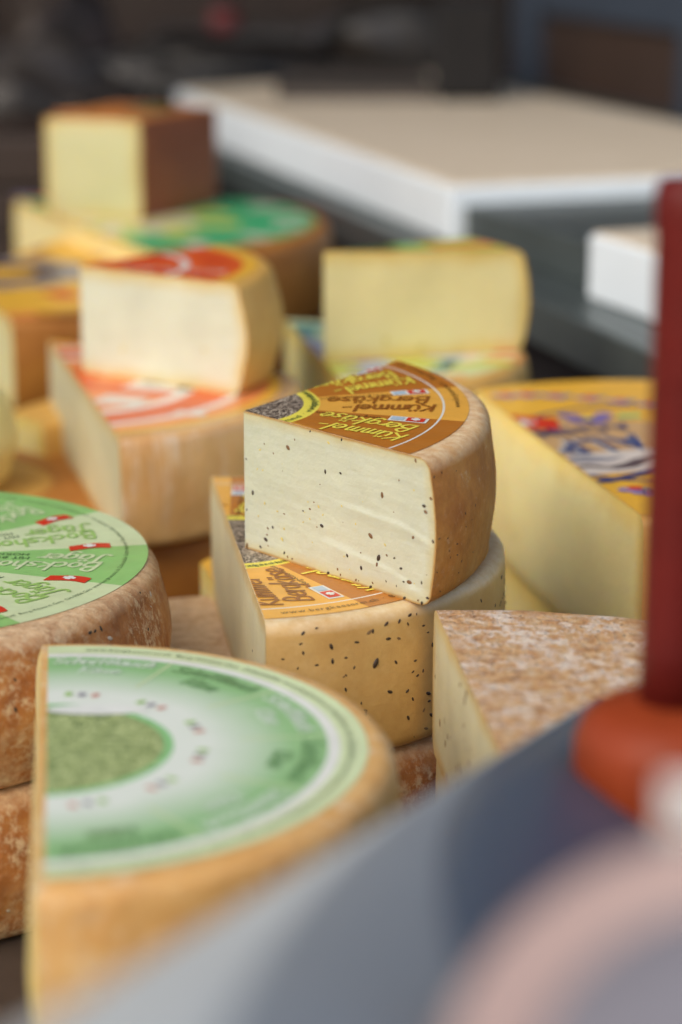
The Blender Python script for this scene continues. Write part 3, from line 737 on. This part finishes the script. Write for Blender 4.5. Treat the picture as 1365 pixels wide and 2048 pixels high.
sch = Cheese('half_round_cheese', 'chive cheese half wheel with round green and white label in the left foreground', 'cheese', (-.1232, .9402), .1462, .0752, .0748,
             cut=((-.1255, .945), (-.1092, .797), (-.1418, 1.092)), re=.009, bulge=.003, rindm=R_gold, pastem=P_pale, n=110, cols=40, disp=lambda t, v: .0035*max(0, math.sin(math.pi*v))**.6, inset=.003)
FADE = fadeprint('print_white_to_green', S(226, 230, 214), S(146, 190, 128), .102, .128)
labS = sch.disc('label', [(.0002, .050, (0, 0)), (.050, .054, (4, 4)), (.054, .118, (2, 2)), (.118, .123, (1, 1)), (.123, .1345, (3, 3))], 12, R(-90), [CHIVEPRINT, I['white'], FADE, I['g_light'], I['sgreen']])
st = math.pi/6
for k in range(12):
    ph = R(-90)+st*(k+.5)+.12
    if math.cos(ph) < -.3: continue
    m = I['pwhite'] if k % 2 else I['mgreen']
    for tx, r_, sz in (('Schnittlauch', .1075, .0078), ('Käse', .0955, .0078)):
        V, Fc, L = brush_text(tx, sz, weight=.16)
        V2 = []
        for x, y, h in V:
            th = ph-(x-L/2)/r_; rr = r_+y; V2.append((rr*math.cos(th), rr*math.sin(th), h))
        sch.sheet('lettering', V2, Fc, m, labS, .0006)
    a = ph+st*.5; ca_, sa_ = math.cos(a), math.sin(a)
    sch.poly('divider', [(.082, -.0006), (.117, -.0006), (.117, .0006), (.082, .0006)], I['g_light'], labS, .0005, ((0, 0), a))
    for dr_, mm in ((-.006, 'red'), (.006, 'sgreen'), (.0, 'red')):
        r0 = .066
        sch.poly('flag_mark', [(-.0024, -.0016), (.0024, -.0016), (.0024, .0016), (-.0024, .0016)], I['softred' if dr_ else 'grey'] if mm == 'red' else I['g_text'], labS, .0006, ((r0*math.cos(ph)+dr_*math.sin(ph)*-1, r0*math.sin(ph)+dr_*math.cos(ph)), ph))
sch.ringtext('www.bergkaeserei.ch  Berg-Käserei Gais  Zellersmühle  '*4, .0042, .1265, R(88), I['dgreen'], labS, inward=False)
sch.poly('oval_mark', [(.022*math.cos(a)*1.0-.0, .0065*math.sin(a)) for a in [6.2832*q/24 for q in range(24)]], I['white'], labS, .0006, ((.018, .046), 0))
Cheese('half_round_cheese', 'golden half wheel under the chive cheese with the green and white label', 'cheese', (-.1232, .9402), .147, 0, .075, cut=((-.121, .945), (-.1055, .797), (-.138, 1.092)), re=.009, rindm=R_gold, pastem=P_pale, n=60)

# ------------------------------------------------------------------ orange label stack
Cheese('round_cheese', 'amber brown cheese wheel at the bottom of the orange label stack', 'cheese', (-.172, 1.662), .145, 0, .0747, re=.012, rindm=R_orange, n=72)
lowO = Cheese('cheese_wedge', 'film wrapped wedge with peach and orange label, under the cream orange label wedge', 'cheese', (-.2, 1.655), .172, .0748, .0752,
              cut=((-.2237, 1.8211), (-.1404, 1.4935), (-.03, 1.69)), re=.007, bulge=.002, rindm=R_film, pastem=P_grey, n=70, side=12, wob=.0012)
MO = [I['orange'], I['peach'], I['alp_y'], I['red'], I['white'], I['grey']]
labO = lowO.disc('label', [(.0002, .03, (0, 0)), (.03, .09, (0, 1)), (.09, .1, (4, 4)), (.1, .128, (0, 0)), (.128, .135, (4, 4)), (.135, .15, (1, 1)), (.15, .158, (2, 2))], 10, R(-100), MO)
for (x, y, w_, h_, mm) in [(.075, -.005, .05, .03, 'white'), (.072, .006, .022, .012, 'grey'), (.092, -.012, .012, .01, 'dkgrey'), (.05, -.05, .035, .03, 'snow'), (.1, -.09, .022, .012, 'white')]:
    lowO.poly('picture_patch', [(-w_/2, -h_/2), (w_/2, -h_/2*.8), (w_/2*.9, h_/2), (-w_/2*.9, h_/2*.9)], I[mm], labO, .0005 if mm != 'grey' else .0008, ((x, y), R(-20)))
upO = Cheese('cheese_wedge', 'smooth cream coloured wedge with red orange label, on the film wrapped wedge', 'cheese', (-.197, 1.695), .150, .1503, .0775,
             cut=((-.185, 1.698), (-.0625, 1.613), (-.08, 1.80)), re=.008, bulge=.006, rindm=R_honey, pastem=P_cream, n=50, side=14, cols=40)
labU = upO.disc('label', [(.0002, .05, (0, 0)), (.05, .085, (3, 0)), (.085, .09, (4, 4)), (.09, .128, (0, 0)), (.128, .138, (2, 2))], 10, R(-50), MO)
upO.words(type_text('BERGKÄSE', .014, .2), .122, R(-14), -.004, I['white'], labU)
for a_ in (20, 5, -25):
    upO.poly('print_mark', [(-.01, -.004), (.01, -.003), (.008, .004), (-.01, .005)], I['red'], labU, .0006, ((.11*math.cos(R(a_)), .11*math.sin(R(a_))), R(a_)))

for t, v in ((.26, .72), (.6, .3), (.75, .62)):
    p, nn = upO.on_face(0, t, v); place_seed(SEED_Y, 'paste_hole', upO.root, p, nn, .004, (1, .7, .1))

# ------------------------------------------------------------------ left: ring logo wedge and its stack
log = Cheese('cheese_wedge', 'amber rinded wedge with dark ring logo on a yellow label at the left', 'cheese', (-.33, 2.13), .235, .0748, .0752,
             cut=((-.34, 2.10), (-.262, 1.902), (-.25, 2.4)), re=.01, rindm=R_orange, pastem=P_pale, n=60)
MLg = [I['alp_y'], I['dkgrey'], I['grey'], I['peach'], I['k_dark']]
labL = log.disc('label', [(.0002, .03, (0, 0)), (.03, .055, (1, 1)), (.055, .075, (2, 2)), (.075, .082, (1, 0)), (.082, .2, (0, 0)), (.2, .222, (3, 4))], 24, 0, MLg, lc=(.03, .0))
for a_, mm in ((10, 'dkgrey'), (50, 'k_dark'), (-35, 'dkgrey'), (-60, 'red'), (85, 'k_dark'), (-10, 'grey')):
    log.poly('print_mark', [(-.02, -.012), (.02, -.01), (.018, .012), (-.02, .012)], I[mm], labL, .0005, ((.03+.13*math.cos(R(a_)), .13*math.sin(R(a_))), R(a_)))
Cheese('cheese_wedge', 'amber rinded wedge without label under the ring logo wedge', 'cheese', (-.33, 2.13), .228, 0, .0747, cut=((-.34, 2.10), (-.264, 1.905), (-.25, 2.4)), re=.01, rindm=R_dark, pastem=P_pale, n=40)
Cheese('cheese_wedge', 'pale yellow rounded wedge at the left edge behind the striped green wheel', 'cheese', (-.30, 1.66), .068, .0752, .072, cut=((-.31, 1.655), (-.28, 1.58), (-.31, 1.76)), re=.02, bulge=.004, rindm=R_lemon, pastem=P_yellow, n=40)
Cheese('cheese_wedge', 'plain yellow wedge below the pale rounded one at the left edge', 'cheese', (-.285, 1.67), .085, 0, .075, cut=((-.3, 1.66), (-.27, 1.57), (-.3, 1.79)), re=.008, rindm=R_honey, pastem=P_yellow, n=40)
Cheese('cheese_wedge', 'small yellow wedge standing between the ring logo wedge and the orange stack', 'cheese', (-.24, 1.80), .05, 0, .1, cut=((-.255, 1.79), (-.21, 1.74), (-.22, 1.85)), re=.006, rindm=R_honey, pastem=P_yellow, n=30)
sy = Cheese('cheese_wedge', 'thin yellow wedge with an orange label edge, left of the seeded half wheel', 'cheese', (-.078, 1.425), .06, 0, .088, cut=((-.0865, 1.425), (-.072, 1.372), (-.05, 1.50)), re=.003, rindm=R_honey, pastem=P_yellow, n=30)
sy.disc('label', [(.0002, .03, (1, 1)), (.03, .04, (0, 0)), (.04, .056, (1, 1))], 8, 0, [I['orange'], I['alp_y']])

# ------------------------------------------------------------------ back left: green label wheel, tall brown piece
Cheese('round_cheese', 'plain amber wheel under the bright green label cheese at the back', 'cheese', (-.215, 2.35), .215, 0, .0847, re=.012, rindm=R_dark, n=60)
gr = Cheese('half_round_cheese', 'yellow cut cheese with bright green label at the back under the tall brown piece', 'cheese', (-.2153, 2.31), .205, .085, .085,
            cut=((-.25, 2.29), (-.12, 2.02), (-.40, 2.62)), re=.012, bulge=.002, rindm=R_orange, pastem=P_straw, n=60)
labG = gr.disc('label', [(.0002, .08, (1, 2)), (.08, .12, (0, 1)), (.12, .19, (0, 0))], 18, 0, [I['emerald'], I['lime'], I['snow']])
for a_ in range(-60, 120, 24):
    gr.poly('print_mark', [(-.016, -.01), (.016, -.01), (.014, .01), (-.016, .01)], I['snow' if a_ % 48 else 'peach'], labG, .0005, ((.17*math.cos(R(a_)), .17*math.sin(R(a_))), R(a_)))
for q in range(7):
    gr.poly('print_mark', [(-.016, -.012), (.018, -.01), (.014, .012), (-.016, .01)], I[['lilac', 'peach', 'dgreen', 'red', 'snow', 'dkgrey', 'lime'][q]], labG, .0005, ((-.11+.02*q, .17-.012*q), R(20*q)))
# tall brown block of cheese: straight cut piece with a rind side
def slab_cheese(name, label, poly, z0, H, faces_m, bev=.004, top=None):
    c = (sum(p[0] for p in poly)/len(poly), sum(p[1] for p in poly)/len(poly))
    root = tag(empty(name, (*c, z0)), label, 'cheese', 'cut cheeses stacked on the counter')
    n_ = len(poly)
    def grid(nm, a, b, c_, d_, m, nu=16, nv=12, bul=.004):
        V, Fc, zr, rd = [], [], [], []
        nrm = (b-a).cross(d_-a).normalized()
        for j_ in range(nv+1):
            for i in range(nu+1):
                u, v = i/nu, j_/nv
                p = a.lerp(b, u).lerp(d_.lerp(c_, u), v)
                p = p+nrm*(bul*math.sin(math.pi*u)**.5*math.sin(math.pi*v)**.5+noise.noise(p*30)*.0008*math.sin(math.pi*u)*math.sin(math.pi*v))
                V.append(p); zr.append(.5); rd.append(min(u, 1-u)*(b-a).length if min(u, 1-u) < min(v, 1-v) else min(v, 1-v)*(d_-a).length)
        for j_ in range(nv):
            for i in range(nu): Fc.append((j_*(nu+1)+i, j_*(nu+1)+i+1, (j_+1)*(nu+1)+i+1, (j_+1)*(nu+1)+i))
        return link(nm, V, Fc, m, root, attrs={'zrel': zr, 'rimdist': rd})
    P0 = [Vector((p[0]-c[0], p[1]-c[1], 0)) for p in poly]; up = Vector((0, 0, H))
    for i in range(n_):
        a, b = P0[i], P0[(i+1) % n_]; nm, m = faces_m[i]; grid(nm, a, b, b+up, a+up, m)
    grid('top_rind', P0[0]+up, P0[1]+up, P0[2]+up, P0[3]+up, top); grid('bottom_rind', P0[3], P0[2], P0[1], P0[0], top, bul=0)
    return root
R_dtop = rind('rind_orange_top', [(.3, S(164, 94, 40)), (.7, S(190, 122, 58))], 16)
br = slab_cheese('cheese_block', 'tall cheese piece with pale yellow face and reddish brown side, back left', [(-.286, 2.348), (-.191, 2.314), (-.125, 2.44), (-.23, 2.50)], .1703, .095,
                 [('cut_face', P_wan), ('rind', R_dark), ('rind', R_dark), ('rind', R_dark)], top=R_dtop)
hl = from_bm('herb_print', prism_bm([(.0, -.02), (.035, -.028), (.045, 0), (.015, .012)], .0978, .1, .0005), I['dgreen'], br)
hm = from_bm('orange_print', prism_bm([(-.07, -.035), (-.005, -.055), (.0, -.028), (-.05, -.01)], .0972, .0993, .0005), I['k_dark'], br)
Cheese('round_cheese', 'small orange rinded wheel behind the green label cheese', 'cheese', (-.12, 2.62), .1, .0, .135, re=.012, rindm=R_dark, n=48)

# ------------------------------------------------------------------ right: straw coloured piece on blue label wedge
Cheese('cheese_wedge', 'plain honey rinded wheel piece at the bottom of the blue label stack', 'cheese', (.0, 1.78), .137, 0, .0747, cut=((-.0449, 1.9044), (.0026, 1.6569), (.14, 1.86)), re=.01, rindm=R_honey, pastem=P_yellow, n=40)
bl = Cheese('cheese_wedge', 'yellow wedge with pale blue and lime label, under the straw coloured piece', 'cheese', (.0, 1.78), .14, .0748, .0752,
            cut=((-.0449, 1.9044), (.0026, 1.6569), (.16, 1.84)), re=.008, rindm=R_honey, pastem=P_yellow, n=50)
labBl = bl.disc('label', [(.0002, .05, (0, 1)), (.05, .095, (2, 0)), (.095, .105, (3, 3)), (.105, .132, (4, 4))], 14, 0, [I['paleblue'], I['lilac'], I['lime'], I['snow'], I['g_light']])
for (x, y, w_, h_, mm, a_) in [(.03, -.075, .05, .012, 'lilac', 5), (.075, -.06, .012, .045, 'teal', -20), (.1, -.055, .05, .022, 'lime', 10), (.12, -.035, .03, .012, 'peach', 0), (-.03, .08, .05, .03, 'teal', 70), (-.035, .05, .03, .03, 'paleblue', 70), (.122, -.006, .018, .02, 'red', 0), (.06, -.1, .06, .01, 'peach', 10)]:
    bl.poly('print_mark', [(-w_/2, -h_/2), (w_/2, -h_/2*.8), (w_/2*.9, h_/2), (-w_/2, h_/2*.9)], I[mm], labBl, .0006, ((x, y), R(a_)))
re_ = Cheese('cheese_wedge', 'long straw coloured wedge with a torn colourful label, on the blue label wedge', 'cheese', (.0, 1.73), .145, .1503, .082,
             cut=((-.0126, 1.729), (.133, 1.7765), (.118, 1.845)), re=.009, bulge=.004, rindm=R_honey, pastem=P_straw, n=30, side=12, cols=40, slope=(-.55, 0))
labR = re_.disc('label', [(.006, .05, (1, 1)), (.05, .075, (0, 2)), (.075, .118, (2, 3)), (.118, .132, (2, 3))], 40, 0, [I['emerald'], I['dgreen'], I['lime'], I['peach'], ])
for t, v in ((.3, .82), (.48, .9)):
    p, nn = re_.on_face(0, t, v); place_seed(SEED_Y, 'paste_hole', re_.root, p, nn, .006, (1, .8, .1))

# ------------------------------------------------------------------ right: big yellow cheese with the mountain label
AC = (.2, 1.49)
Cheese('cheese_piece', 'lower yellow wheel piece under the yellow mountain label cheese', 'cheese', AC, .186, 0, .0447, cut=((.130, 1.48), (.169, 1.306), (.098, 1.64)), re=.008, rindm=R_honey, pastem=P_yellow, n=50)
al = Cheese('cheese_piece', 'large yellow cheese with mountain and flower label, cut face towards the caraway wedge', 'cheese', AC, .19, .045, .105,
            cut=((.1285, 1.48), (.171, 1.296), (.0924, 1.6469)), re=.006, bulge=.002, rindm=R_honey, pastem=P_alps, n=80, side=14, cols=44, disp=lambda t, v: .007*(1-t*t)*max(0, math.sin(math.pi*v))**.6)
ALO = (0, -.01)
labA = al.disc('label', [(.0002, .183, (0, 0))], 12, 0, [I['alp_y'], I['blue']])
def aw(x, y): return (x-AC[0], y-AC[1])
def ell(cx, cy, rx, ry, wd, m, a0=0, a1=360, nm='blue_ring'):
    N = 60; V, Fc = [], []
    for i in range(N+1):
        a = R(a0+(a1-a0)*i/N)
        V += [(cx+rx*math.cos(a), cy+ry*math.sin(a)), (cx+(rx-wd)*math.cos(a), cy+(ry-wd)*math.sin(a))]
    Fc = [(2*i, 2*i+1, 2*i+3, 2*i+2) for i in range(N)]
    return al.sheet(nm, V, Fc, m, labA, .0006)
def apoly(nm, pts, m, lift): return al.poly(nm, [aw(*p) for p in pts], I[m], labA, lift)
apoly('tan_field', [(.098, 1.5450), (.16, 1.5500), (.2, 1.5420), (.24, 1.5100), (.24, 1.4450), (.13, 1.4450), (.105, 1.4600)], 'alp_tan', .0004)
ell(.0, -.005, .1, .105, .004, I['blue'])
apoly('snow_mountain', [(.12, 1.4080), (.125, 1.4350), (.155, 1.4530), (.19, 1.4650), (.22, 1.4680), (.25, 1.4680), (.25, 1.3980), (.2, 1.3910), (.18, 1.4080), (.168, 1.4040), (.14, 1.3950), (.13, 1.3980)], 'snow', .0008)
apoly('mountain_shade', [(.13, 1.4130), (.15, 1.4230), (.162, 1.4180), (.172, 1.4260), (.18, 1.4380), (.2, 1.4460), (.19, 1.4340), (.178, 1.4160), (.166, 1.4120), (.15, 1.4160)], 'dkgrey', .0010)
apoly('mountain_shade', [(.125, 1.4300), (.15, 1.4450), (.165, 1.4400), (.175, 1.4450), (.165, 1.4320), (.15, 1.4280)], 'grey', .0010)
apoly('blue_band', [(.135, 1.3800), (.16, 1.3900), (.19, 1.4140), (.22, 1.4450), (.22, 1.4350), (.19, 1.4040), (.16, 1.3810), (.137, 1.3720)], 'blue', .0009)
V, Fc, L = type_text('ALPSCHWYZER', .037)
def atext(txt, size, x0, y0, m, nm, sxk=1.0, rot=0, bold=0, lift=.0012):
    V, Fc, L = type_text(txt, size, bold=bold)
    a = math.pi+R(rot); ux, uy = math.cos(a), math.sin(a)
    al.sheet(nm, [(x0-AC[0]+x*sxk*ux-y*uy, y0-AC[1]+x*sxk*uy+y*ux) for x, y in V], Fc, m, labA, lift)
atext('ALPS', .05, .186, 1.500, I['white'], 'lettering_edge', .64, 20, .05, .0011)
atext('ALPS', .05, .186, 1.500, I['blue'], 'lettering', .64, 20, .03, .0013)
atext('ACHIM BE', .026, .184, 1.534, I['blue'], 'small_lettering', .8, 20, .015)
al.poly('red_flag', [(-.022, -.02), (.018, -.018), (.012, .014), (-.024, .02)], I['red'], labA, .0008, (aw(.127, 1.537), R(-10)))
al.poly('flag_cross', [(-.008, -.0025), (.008, -.0025), (.008, .0025), (-.008, .0025)], I['white'], labA, .0011, (aw(.119, 1.535), 0)); al.poly('flag_cross', [(-.0025, -.008), (.0025, -.008), (.0025, .008), (-.0025, .008)], I['white'], labA, .00115, (aw(.119, 1.535), 0))
for (x, y) in [(.150, 1.556), (.162, 1.550), (.174, 1.558), (.156, 1.542), (.168, 1.541)]:
    al.poly('violet_petal', [(.0065*math.cos(q*1.047), .009*math.sin(q*1.047)) for q in range(6)], I['violet'], labA, .0009, (aw(x, y), x*90))
al.poly('violet_heart', [(-.003, -.003), (.003, -.003), (.003, .004), (-.003, .003)], I['k_yellow'], labA, .0013, (aw(.162, 1.550), 0))
al.poly('leaf', [(-.006, -.006), (.012, -.003), (.01, .006), (-.004, .005)], I['sgreen'], labA, .0009, (aw(.187, 1.556), 0))
def posy(x, y, sc=1.0):
    for (dx, dy, mm) in ((-.006, 0, 'lilac'), (.006, .001, 'grey'), (0, .004, 'red'), (.001, -.004, 'lilac')):
        al.poly('flower_print', [(.0055*sc*math.cos(q*1.047), .005*sc*math.sin(q*1.047)) for q in range(6)], I[mm], labA, .0009+random.uniform(0, .0002), (aw(x+dx*sc, y+dy*sc), 0))
for x, y in [(.113, 1.618), (.128, 1.62), (.148, 1.616), (.17, 1.61), (.19, 1.6), (.21, 1.59), (.179, 1.356), (.196, 1.348), (.172, 1.362)]: posy(x, y)
atext('CH-', .012, .192, 1.362, I['blue'], 'small_lettering')

# ------------------------------------------------------------------ crusty piece in front right
Cheese('cheese_piece', 'plain pale piece underneath the crusty pinkish cheese', 'cheese', (.066, .932), .205, 0, .0747, cut=((.068, .93), (.2, .95), (.0475, 1.137)), re=.008, rindm=R_wax, pastem=P_grey, n=40)
cr = Cheese('cheese_piece', 'crusty pinkish mottled cheese piece with pale cut side behind the blue grey sheet', 'cheese', (.066, .932), .207, .0752, .0748,
            cut=((.066, .93), (.2, .95), (.0457, 1.138)), re=.008, bulge=.001, rindm=R_crust, pastem=P_grey, n=70, side=12, wob=.002, cols=40)

for q in range(40):
    p, nn = cr.on_face(1, rs.uniform(.3, .99), rs.uniform(.05, .95)); place_seed(SEED_F if rs.random() < .7 else PIT_G, 'rind_fleck', cr.root, p, nn, rs.uniform(.002, .005), (1, .5, .12), spin=math.pi/2+rs.uniform(-.3, .3))

# ------------------------------------------------------------------ foreground: grey sheet, red post, dish, tent card
P1 = Vector((.0879, .896, .18)); P2 = Vector((-.0499, .457, .28)); E_ = (P1-P2); Vv = Vector((.945, -.315, -.074))
def sheet_pt(u, v):
    vc = max(.012, .07*(1.05-u)); sl = .2+.6*min(1.1, max(0, 1-u)); kk = sl/(2*vc)
    p = P2+E_*u+Vv*v
    p.z += kk*(vc*vc-(vc-v)**2) if v < vc else kk*vc*vc-4.0*(v-vc)**2
    p.z -= .3*v
    return p
sheet = tag(empty('metal_sheet', tuple(P2)), 'smooth blue grey metal sheet with painted light grey sheen rising across the blurred foreground', 'metal sheet')
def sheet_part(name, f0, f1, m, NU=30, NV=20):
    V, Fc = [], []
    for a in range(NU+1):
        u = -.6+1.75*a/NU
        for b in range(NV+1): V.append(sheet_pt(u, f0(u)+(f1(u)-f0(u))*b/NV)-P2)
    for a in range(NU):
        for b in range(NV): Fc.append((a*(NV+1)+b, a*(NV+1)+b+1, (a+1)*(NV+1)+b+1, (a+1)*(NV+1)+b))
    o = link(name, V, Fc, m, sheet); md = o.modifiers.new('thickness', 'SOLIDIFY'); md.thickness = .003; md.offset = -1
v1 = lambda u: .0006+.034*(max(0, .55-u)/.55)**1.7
v2 = lambda u: .0016+.082*(max(0, .72-u)/.72)**1.6
sheet_part('pale_edge', lambda u: 0, v1, plain('sheet_sheen_light', S(200, 201, 194), .55, .04, 8))  # bright sheen of the sheet, painted as a light grey strip
sheet_part('sheen_fade', lambda u: v1(u)+.0003, v2, plain('sheet_sheen_mid', S(140, 145, 148), .5, .05, 8))  # middle tone, fades the painted sheen into the blue grey
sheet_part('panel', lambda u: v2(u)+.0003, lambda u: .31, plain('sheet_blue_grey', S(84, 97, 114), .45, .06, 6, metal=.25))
sp = from_bm('support', box_bm(.09, .56, 0.0005, .15, .64, .178, .003), M_steel); sp.parent = sheet; sp.matrix_parent_inverse = Matrix.Translation(-P2)
def lac(name, c): return plain(name, c, .45, .16, 30, bump=.0005, spec=.22)
post = tag(empty('red_post', (.1178, .8083, .189)), 'dark red round post on an orange base at the right edge', 'post')
lathe('post_shaft', [(0, .028), (.0128, .028), (.0124, .05), (.012, .192), (.0128, .2), (.0128, .208), (.0118, .213), (0, .214)], lac('lacquer_red', S(98, 26, 20)), post)
lathe('post_base', [(0, -.02), (.03, -.02), (.0335, -.012), (.0348, -.006), (.0352, .004), (.035, .014), (.032, .022), (.025, .027), (.014, .0295), (0, .0297)], plain('lacquer_orange', S(140, 56, 24), .5, .16, 30, bump=.0006, spec=.2), post)
dish = tag(empty('dish', (.076, .398, .2815)), 'pale pink round dish with grey inside in the bottom right corner', 'dish')
dm = lathe('dish_shell', [(0, -.02), (.03, -.02), (.05, -.008), (.0575, .006), (.058, .01), (.056, .0125), (.0495, .0125), (.042, .0085)], plain('ceramic_pink', S(168, 142, 132), .5, .05, 20), dish, 64)
di = lathe('dish_filling', [(0, .009), (.0415, .009), (.04, .0115), (.02, .014), (.001, .015)], plain('filling_grey', S(122, 118, 122), .5, .1, 40), dish, 48)
dish.rotation_euler = (R(32), R(-8), 0)
card = tag(empty('tent_card', (.074, .47, .245)), 'small white folded card at the right edge in front of the orange base', 'card')
M_card = plain('card_white', S(226, 222, 214), .6, .03, 30)
for sg in (1, -1):
    from_bm('card_panel', box_bm(-.006, -.0006, 0, .03, .0006, .075, .0003), M_card, card, loc=(0, sg*.009, 0), rot=(R(12*sg), 0, 0))
